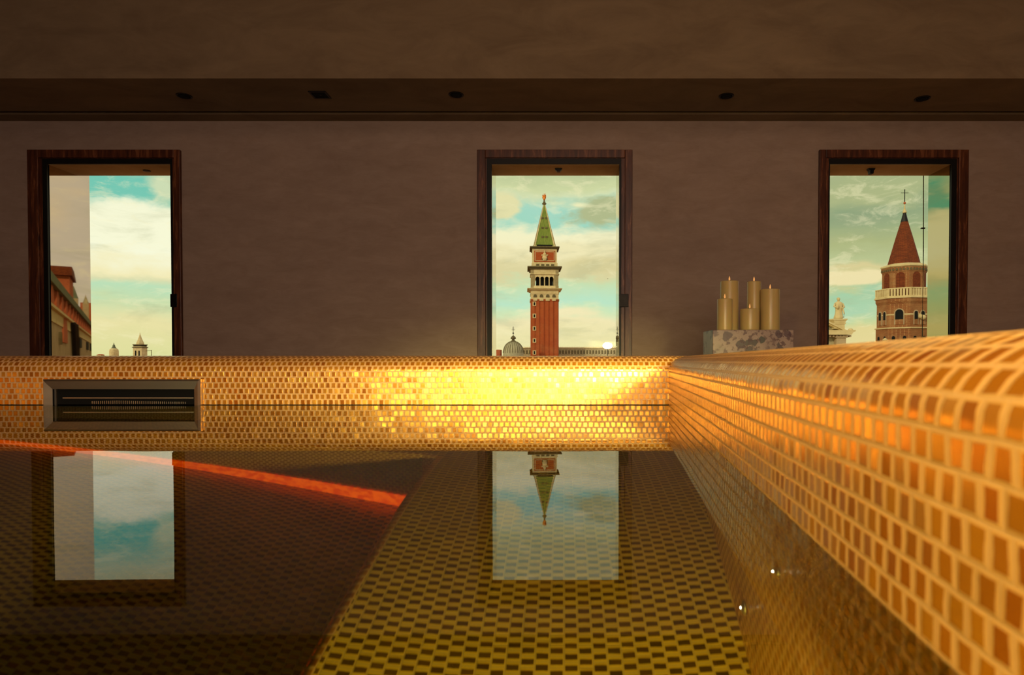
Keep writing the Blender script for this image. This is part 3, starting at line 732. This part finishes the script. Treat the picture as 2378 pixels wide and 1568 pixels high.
# long pale building behind the tower
D = 262.0; S = D/F; Z = lambda py: PZ(py, D)
T = thing('arcaded_palace', 'long low pale arcaded building behind the tall bell tower', 'building', (PX(1330, D), D, GZ))
x0, x1 = (1212-1330)*S, (1452-1330)*S
z = lambda py: Z(py)-GZ
MB().box(x0, x1, 0, 12, 0, z(809)).build('facade', 'grey_limestone', T)
b = MB(); b.box(x0-.3, x1+.3, -.5, 12, z(809), z(807)); 
for k in range(60):
    xx = x0+.3+k*(x1-x0-.6)/59; b.box(xx-.1, xx+.1, -.4, -.2, z(807), z(805.6))
b.build('cornice', 'limestone', T)
for k in range(34):
    xx = x0+.8+k*(x1-x0-1.6)/33; b = MB(); b.prism(arch_pts(xx, .62, z(822), z(815)), -.06, .05); b.build('arch', 'shadow_trim', T)
D = 258.0; t = thing('sun_glint', 'blazing white sun glint at the bottom right of the middle window', 'glint', (PX(1410, D), D-2, GZ))  # sun glint, set as an added glowing ball on a stand
MB().tube([(0,0,0), (0,0,PZ(808, D)-GZ)], .12).build('glint_stand', 'dark_metal', t)
MB().ball((0,0,PZ(803.5, D)-GZ), 1.9, 1.2, 1.25, 20, 12).build('glint_ball', 'glow_white', t, True)

# far left skyline
D = 420.0; S = D/F; Z = lambda py: PZ(py, D)-GZ
T = thing('domed_church', 'small far green-topped dome left of the pale stepped spire', 'dome', (PX(265, D), D, GZ)); hs_ = 1.3
T = T; b = MB(); b.lathe([(2.6, 0), (2.6, Z(817)), (2.4, Z(812)), (1.5, Z(809))], 0, 0, 20); b.build('drum', 'limestone', T)
MB().lathe([(1.6, Z(812)), (1.5, Z(809)), (.75, Z(805)), (.8, Z(803.5)), (.3, Z(800)), (.12, Z(797)), (0, Z(795))], 0, 0, 16).build('dome_cap', 'spire_green', T, True)
T = thing('far_belfry', 'pale far belfry with a stepped pointed spire in the left window', 'tower', (PX(326, D), D, GZ))
b = MB(); q4(b, 10*S, 0, Z(807)); b.build('shaft', 'limestone', T)
b = MB(); q4(b, 11.5*S, Z(808), Z(806)); q4(b, 10.6*S, Z(802.5), Z(800)); q4(b, 9.5*S, Z(804.5), Z(802)); b.build('cornices', 'shadow_trim', T)
b = MB(); q4(b, 9.5*S, Z(806), Z(802)); b.lathe([(7*S*1.2, Z(801)), (6.3*S*1.2, Z(796)), (5*S, Z(790)), (2.6*S, Z(783)), (.6*S, Z(776)), (.15, Z(774)), (0, Z(772))], 0, 0, 8, PI/8); b.build('spire', 'limestone', T)
for sg in (-1, 1): b = MB(); b.prism(arch_pts(sg*4.0*S, 3.0*S, Z(827), Z(816)), -10*S-.1, -10*S+.05); b.build('opening', 'dark_opening', T)
T = thing('construction_crane', 'thin far crane jib beside the pale stepped spire', 'crane', (PX(352, D), D, GZ))
MB().tube([(0,0,0), (0,0,Z(813))], .2).build('mast', 'shadow_trim', T); MB().tube([(-13*S,0,Z(815.5)), (0,0,Z(814))], .15).build('jib', 'shadow_trim', T)
T = thing('far_house', 'tiny far rooftop at the left foot of the bright sky', 'house', (PX(230, D), D, GZ)); MB().box(-1.5, 1.5, 0, 3, 0, Z(825)).build('wall', 'limestone', T)
MB().prism([(-1.8, Z(825)), (1.8, Z(825)), (.2, Z(822.5))], -.2, 3.2).build('roof', 'terracotta', T)

# brown octagonal tower (right window)
D = 100.0; S = D/F; Z = lambda py: PZ(py, D)-GZ
T = thing('octagonal_tower', 'leaning brown brick tower with a cone spire in the right window', 'tower', (PX(2121, D), D+3, GZ)); A8 = PI/8
def octa(b, prof): b.lathe(prof, 0, 0, 8, A8+math.radians(8)); return b
k8 = 1/math.cos(A8)
R8 = lambda px: px*S*1.0
octa(MB(), [(R8(61), 0), (R8(61), Z(763))]).build('lower_stage', 'brown_brick', T)
b = MB(); octa(b, [(R8(60), Z(764)), (R8(64), Z(763)), (R8(64), Z(761)), (R8(60), Z(760))]); octa(b, [(R8(59.5), Z(732)), (R8(60), Z(731)), (R8(60), Z(729.5)), (R8(59.5), Z(729))]); b.build('string_course', 'limestone', T)
octa(MB(), [(R8(59), Z(763)), (R8(59), Z(692))]).build('bell_stage', 'brown_brick', T)
b = MB(); octa(b, [(R8(59), Z(706)), (R8(62), Z(700)), (R8(62), Z(693)), (R8(59), Z(692))]); b.build('corbel_table', 'brown_brick', T)
b = MB(); octa(b, [(R8(60), Z(693)), (R8(65), Z(692.5)), (R8(65), Z(689)), (R8(60), Z(688))]); b.build('balcony_slab', 'limestone', T)
aoff = A8+math.radians(8)
def face_frames(rad, n=8):
    out = []
    for k in range(n):
        a = aoff + 2*PI*(k+.5)/n; ap = rad*math.cos(PI/n)
        out.append(Matrix.Rotation(a+PI/2, 4, 'Z') @ Matrix.Translation((0, -ap, 0)))
    return out
def put(b, M, pts, y0, y1):
    a = [b.bm.verts.new(M @ Vector((x, y0, z))) for x, z in pts]; c2 = [b.bm.verts.new(M @ Vector((x, y1, z))) for x, z in pts]
    b.bm.faces.new(a); b.bm.faces.new(c2[::-1]); n = len(pts)
    for i in range(n): b.bm.faces.new((a[i], c2[i], c2[(i+1)%n], a[(i+1)%n]))
def rect(x0, x1, z0, z1): return [(x0, z0), (x1, z0), (x1, z1), (x0, z1)]
b = MB()
for M_ in face_frames(R8(63)):
    w_ = R8(63)*math.sin(A8)
    put(b, M_, rect(-w_, w_, Z(671), Z(668.5)), 0, .3); put(b, M_, rect(-w_, w_, Z(689), Z(687)), 0, .3)
    for i in range(8):
        xx = -w_+ .1 + i*(2*w_-.2)/7; put(b, M_, rect(xx-.14, xx+.14, Z(689), Z(669)), .05, .25)
b.build('balustrade', 'limestone', T)
octa(MB(), [(R8(48), Z(692)), (R8(48), Z(618))]).build('drum', 'brown_brick', T)
b = MB(); octa(b, [(R8(48), Z(631)), (R8(49.5), Z(629)), (R8(50.5), Z(619))]); b.build('drum_frieze', 'brown_brick', T)
b = MB(); octa(b, [(R8(49), Z(619)), (R8(52), Z(617)), (R8(52), Z(614)), (R8(38), Z(609)), (R8(30), Z(608))]); b.build('eaves', 'limestone', T)
for M_ in face_frames(R8(50.2)):
    w_ = R8(50)*math.sin(A8)
    for i in range(5):
        xx = -w_+(i+.5)*2*w_/5; b = MB(); put(b, M_, arch_pts(xx, w_*.26, Z(627), Z(624)), -.05, .1); b.build('frieze_niche', 'shadow_trim', T)
octa(MB(), [(R8(36.5), Z(611)), (R8(36.5), Z(609)), (R8(20), Z(548)), (R8(8.2), Z(507)), (R8(8.4), Z(506.8))]).build('spire', 'roof_tile', T)
octa(MB(), [(R8(8.6), Z(507.5)), (R8(3.4), Z(486))]).build('spire_tip', 'dark_metal', T)
b = MB(); b.lathe([(R8(4.6), Z(486)), (R8(4.6), Z(484)), (R8(3), Z(480)), (R8(1.2), Z(473)), (R8(1.8), Z(471)), (R8(.9), Z(468)), (R8(.7), Z(465))], 0, 0, 12); b.build('finial', 'limestone', T, True)
MB().ball((0,0,Z(462.5)), R8(3)).build('ball', 'terracotta', T, True)
b = MB(); b.box(-.05, .05, -.05, .05, Z(461), Z(430)); b.box(-R8(9), R8(9), -.04, .04, Z(439), Z(438)); b.build('cross', 'dark_metal', T)
def putpart(M, pts, y0, y1, name, mname, parent):
    b_ = MB(); put(b_, M, pts, y0, y1); return b_.build(name, mname, parent)
for i, M_ in enumerate(face_frames(R8(59))):
    w_ = R8(59)*math.sin(A8)
    for cx2, wf, wi in (((-w_*.38, .55, .36), (w_*.38, .55, .36)) if i % 2 else ((0, .95, .75),)):
        f_ = putpart(M_, arch_pts(cx2, w_*wf, Z(754), Z(727)), -.08, .02, 'window_surround', 'old_stone', T)
        putpart(M_, arch_pts(cx2, w_*wi, Z(742), Z(727)), -.12, -.02, 'opening', 'dark_opening', f_)
        putpart(M_, rect(cx2-w_*wi/2, cx2+w_*wi/2, Z(754), Z(742)), -.11, -.02, 'apron', 'brown_brick', f_)
for i, M_ in enumerate(face_frames(R8(61))):
    w_ = R8(61)*math.sin(A8)
    for sg in (-.5, .5): putpart(M_, arch_pts(sg*w_, w_*.3, Z(800), Z(784)), -.06, .02, 'lower_opening', 'dark_opening', T)
for i, M_ in enumerate(face_frames(R8(48))):
    w_ = R8(48)*math.sin(A8); putpart(M_, arch_pts(0, w_*1.0, Z(672), Z(640)), -.05, .02, 'blind_arch', 'roof_tile', T)
b = MB(); b.ball((.6, -R8(59)*math.cos(A8)-.2, Z(736)), .35); b.ball((1.0, -R8(59)*math.cos(A8)-.2, Z(738)), .4); b.build('bell', 'limestone', T, True)
# lightning conductor pole outside the right window
cx_ = PX(2140, WY+.38)
t = thing('lightning_rod', 'thin green-grey cable hanging in front of the brown brick tower', 'cable', (cx_, WY+.38, -.3))
zt_ = WTOP+.12+.3
MB().tube([(0, 0, 0), (.004, 0, .6), (.006, 0, 1.4), (.0, 0, zt_)], .0045, 8).build('cable', 'spire_green', t, True)
MB().box(-.016, .016, -.008, .008, PZ(533, WY+.38)+.3, PZ(530, WY+.38)+.3).build('clip', 'dark_metal', t)

# church gable with statue (right window)
D = 60.0; S = D/F; Z = lambda py: PZ(py, D)-GZ
gx = PX(1946, D)
T = thing('church_facade', 'weathered stone church gable at the lower left of the right window', 'church', (gx, D, GZ))
x = lambda px: (px-1946)*S
b = MB(); b.prism([(x(1800), 0), (x(1964), 0), (x(1964), Z(776)), (x(1925), Z(758)), (x(1800), Z(692))], .3, 8); b.build('gable_wall', 'grey_limestone', T)
b = MB()
for t0, t1, yf in ((-2, 2, -.5), (2, 4.5, -.25)):
    b.prism([(x(1800), Z(690+t1)), (x(1968), Z(776+t1-3)), (x(1968), Z(776+t0-3)), (x(1800), Z(690+t0))], yf, 1)
b.prism([(x(1800), Z(778)), (x(1970), Z(778)), (x(1973), Z(773)), (x(1979), Z(770)), (x(1979), Z(767.5)), (x(1800), Z(767.5))], -.7, 1)
b.ball((x(1971), -.3, Z(767)), .22, .22, .16)
b.build('cornice', 'limestone', T)
b = MB()
for k in range(22):
    xx = x(1800)+.2+k*.31; b.box(xx, xx+.15, -.45, .3, Z(783), Z(779))
b.build('dentils', 'old_stone', T)
b = MB(); b.box(x(1939), x(1961), -.3, .35, 0, Z(785)); b.box(x(1936), x(1964), -.4, .35, Z(785), Z(780)); b.build('pilaster', 'old_stone', T)
b = MB(); b.box(x(1934), x(1958), -.3, .6, Z(764), Z(751)); b.box(x(1932), x(1960), -.35, .65, Z(753), Z(750)); b.box(x(1930), x(1963), -.42, .72, Z(744), Z(741)); b.prism([(x(1934), Z(750)), (x(1958), Z(750)), (x(1962), Z(744)), (x(1931), Z(744))], -.36, .66); b.build('pedestal', 'limestone', T)
st = MB(); z = PZ(741, D); hS = (741-691)*S
# standing robed figure with folds
pr = [(.30,0),(.40,.05),(.38,.25),(.32,.55),(.30,.85),(.34,1.1),(.38,1.35),(.34,1.5),(.16,1.6),(.10,1.66)]
rings = []
for r, zz in pr:
    ring = []
    for i in range(28):
        a = 2*PI*i/28; fold = 1+.09*math.sin(a*7+zz*2.5)*(1 if zz < 1.2 else .3); ring.append(st.bm.verts.new((r*fold*math.cos(a)+.05*math.sin(zz*2), .75*r*fold*math.sin(a), zz)))
    rings.append(ring)
for A, B in zip(rings, rings[1:]):
    for i in range(28): st.bm.faces.new((A[i], A[(i+1)%28], B[(i+1)%28], B[i]))
st.bm.faces.new(rings[0][::-1]); st.bm.faces.new(rings[-1])
st.ball((.0, -.02, 1.80), .13, .14, .17); st.ball((.0, .03, 1.87), .15, .15, .13)
st.tube([(-.32, -.05, 1.42), (-.46, -.15, 1.15), (-.25, -.32, 1.02)], .1, 8, .06); st.tube([(.36, -.05, 1.42), (.48, -.15, 1.1), (.2, -.34, .95)], .1, 8, .06)
st.tube([(.28, -.3, .95), (.40, -.32, .5), (.36, -.3, .1)], .07, 8, .05); st.ball((-.22, -.33, 1.1), .13, .1, .2)
so_ = st.build('statue', 'limestone', None, True, loc=(gx, D, z)); tag(so_, 'robed stone statue standing on the church gable', 'statue')
# finial at the foot of the octagonal tower
D = 96.0; b = MB(); b.lathe([(.5, 0), (.5, PZ(797, D)-GZ), (.62, PZ(796, D)-GZ), (.3, PZ(793, D)-GZ), (.4, PZ(790, D)-GZ), (.15, PZ(786, D)-GZ), (0, PZ(785, D)-GZ)], 0, 0, 12)
tag(b.build('stone_finial', 'limestone', loc=(PX(2055, D), D, GZ)), 'small stone finial at the left foot of the octagonal brown tower', 'finial')

# birds
def bird(px, py, D, sc, lb, yaw=0, pos=None):
    b = MB(); b.ball((0,0,0), .22*sc, .09*sc, .08*sc, 10, 6)
    for sg in (-1, 1):
        v_ = [b.bm.verts.new(p) for p in ((.08*sc,0,.03*sc), (-.1*sc,0,.03*sc), (-.08*sc,sg*.35*sc,.16*sc), (.05*sc,sg*.35*sc,.17*sc), (-.12*sc,sg*.75*sc,.06*sc))]
        b.bm.faces.new((v_[0], v_[1], v_[2], v_[3])); b.bm.faces.new((v_[3], v_[2], v_[4]))
    p = pos or (PX(px, D), D, PZ(py, D))
    o = b.build('gull', 'dark_metal', loc=p, rotz=yaw); tag(o, lb, 'bird')
bird(1411, 648, 120, .30*1.4, 'tiny dark bird flying right of the tall bell tower', .6)

# brick houses seen only in the mirrored side of the left window
mA = Vector((wins[0]['o'][0], WY)); mB = Vector((wins[0]['o'][0], FINY)); md = (mB-mA).normalized(); mn = Vector((md.y, -md.x))
def refl(px):
    """ray through photo column px after bouncing off the side panel: origin, unit direction, path so far"""
    d = Vector(((px-CX)/F, 1.0)); dn_ = d.normalized()
    den = d.x*md.y - d.y*md.x; t = (mA.x*md.y - mA.y*md.x)/den
    hit = d*t; r = dn_ - 2*dn_.dot(mn)*mn
    return hit, r, hit.length
ZW = 7.9; FS = 3.2
def wpt(px, py):
    hit, r, l0 = refl(px); tan_ = (HY-py)/F*math.cos(math.atan((px-CX)/F)); L = ZW/tan_
    return hit + r*(L-l0)
P0 = wpt(124, 640); P1 = wpt(214, 752); wd = (P1-P0).normalized(); wn = Vector((-wd.y, wd.x))
def onwall(px, dist=0):
    hit, r, l0 = refl(px); o = P0 + wn*dist
    # hit + r*s = o + wd*u
    den = r.x*wd.y - r.y*wd.x; dd = o-hit; s_ = (dd.x*wd.y - dd.y*wd.x)/den
    p = hit + r*s_; return p, (p-P0).dot(wd), l0+s_
def zpx(px, py, dist=0):
    p, u, L = onwall(px, dist); return H + (HY-py)/F*math.cos(math.atan((px-CX)/F))*L
side = 1 if (refl(170)[0]-P0).dot(wn) > 0 else -1      # which side faces the window
ang_w = math.atan2(wd.y, wd.x)
T = thing('brick_palazzo', 'red brick and stone building mirrored in the side panel of the left window', 'building', (P0.x, P0.y, GZ), ang_w)
u0, u1 = -9.0, (P1-P0).length+60
yf = lambda a: side*a      # positive = towards the window
def wb(b, a0, a1, f0, f1, z0, z1): b.box(a0, a1, min(yf(f0), yf(f1)), max(yf(f0), yf(f1)), z0-GZ, z1-GZ)
zt0 = zpx(130, 645); zc0 = zpx(130, 662); zr0 = zpx(130, 676); zr1 = zpx(130, 722); zs1 = zpx(130, 752)
MBs = lambda: MB()
b = MB(); wb(b, u0, u1, -20, 0, GZ, zs1); b.build('stone_wall', 'old_stone', T)
b = MB(); wb(b, u0, u1, -20, .1, zs1, zr1); wb(b, u0, u1, .1, .4, zr1-.15, zr1+.1); b.build('stone_band', 'limestone', T)
b = MB(); wb(b, u0, u1, -20, .0, zr1, zr0); b.build('brick_frieze', 'orange_brick', T)
b = MB(); wb(b, u0, u1, -20, .45, zr0, zc0); wb(b, u0, u1, -20, .15, zc0, zt0); b.build('roof_edge', 'spire_green', T)
for k in range(20):
    a = u0+6+k*6.2; b = MB(); b.prism(arch_pts(a, 3.0, zr1-GZ+.25, zr1-GZ+.6, 6), yf(.08)-.12, yf(.08)+.12); b.build('frieze_arch', 'terracotta', T)
for px_ in (186, 203, 211):
    _, u_, _ = onwall(px_); b = MB(); wb(b, u_-4.5, u_+2, -.2, .2, zs1-1.6, zs1-.2); b.build('loggia_opening', 'dark_opening', T)
_, u_, _ = onwall(138); b = MB(); b.prism(arch_pts(u_, 1.2, zpx(138, 800)-GZ, zpx(138, 785)-GZ), yf(.1)-.15, yf(.1)+.15); b.build('arched_window', 'shadow_trim', T)
_, u_, _ = onwall(150); b = MB(); b.prism(arch_pts(u_, 6.5, zs1-GZ-1.6, zs1-GZ-1.4), yf(.05)-.1, yf(.05)+.1); b.build('blind_arch', 'terracotta', T)
for px_ in (166, 171):
    _, u_, _ = onwall(px_); b = MB(); b.tube([(u_-3, yf(.4), zs1-GZ+1.0), (u_-1.5, yf(.4), zs1-GZ-1.0), (u_, yf(.4), zs1-GZ-4), (u_, yf(.4), 8)], .32, 6); b.build('drain_pipe', 'dark_metal', T)
def wallthing(px_, name, lb, cat, fn, dist=-2.0):
    p, u_, L = onwall(px_, side*dist); t = thing(name, lb, cat, (p.x, p.y, zt0), ang_w); fn(t, L/F*1.25, px_, side*dist)
def spire(ytip, ybase, wpx, mname):
    def fn(t, s_, px_, d_):
        zz = zpx(px_, ytip, d_)-zt0; zb_ = max(zpx(px_, ybase, d_)-zt0, .3); w_ = wpx*s_/2
        MB().box(-w_*1.2, w_*1.2, -w_*1.2, w_*1.2, 0, zb_).build('base', 'old_stone', t)
        MB().lathe([(w_*1.3, zb_), (w_*1.1, zb_+.4), (w_*.3, zz*.92), (0, zz)], 0, 0, 8).build('cone', mname, t)
    return fn
wallthing(173, 'rooftop_spire', 'taller grey pointed spire above the mirrored brick building', 'spire', spire(664, 694, 9, 'spire_green'))
wallthing(201, 'rooftop_spire', 'smaller pale pointed spire near the edge of the mirror panel', 'spire', spire(684, 706, 6, 'grey_limestone'))
def chim(t, s_, px_, d_): MB().box(-3*s_, 3*s_, -2, 2, 0, zpx(px_, 704, d_)-zt0).build('stack', 'terracotta', t)
wallthing(209, 'chimney', 'broad brick chimney at the far end of the mirrored roof', 'chimney', chim)
def house(t, s_, px_, d_):
    c = max(zpx(px_, 648, d_)-zt0, .5); e = zpx(px_, 634, d_)-zt0; w_ = 3.0
    MB().box(-w_*1.5, w_, -2, 2, 0, c).build('wall', 'terracotta', t)
    MB().prism([(-w_*1.8, c), (w_*1.25, c), (-w_*.3, e+.2), (-w_*1.8, e+.3)], -2.3, 2.3).build('roof', 'roof_tile', t)
wallthing(124, 'roof_house', 'small roof house at the left edge of the mirror panel', 'house', house)
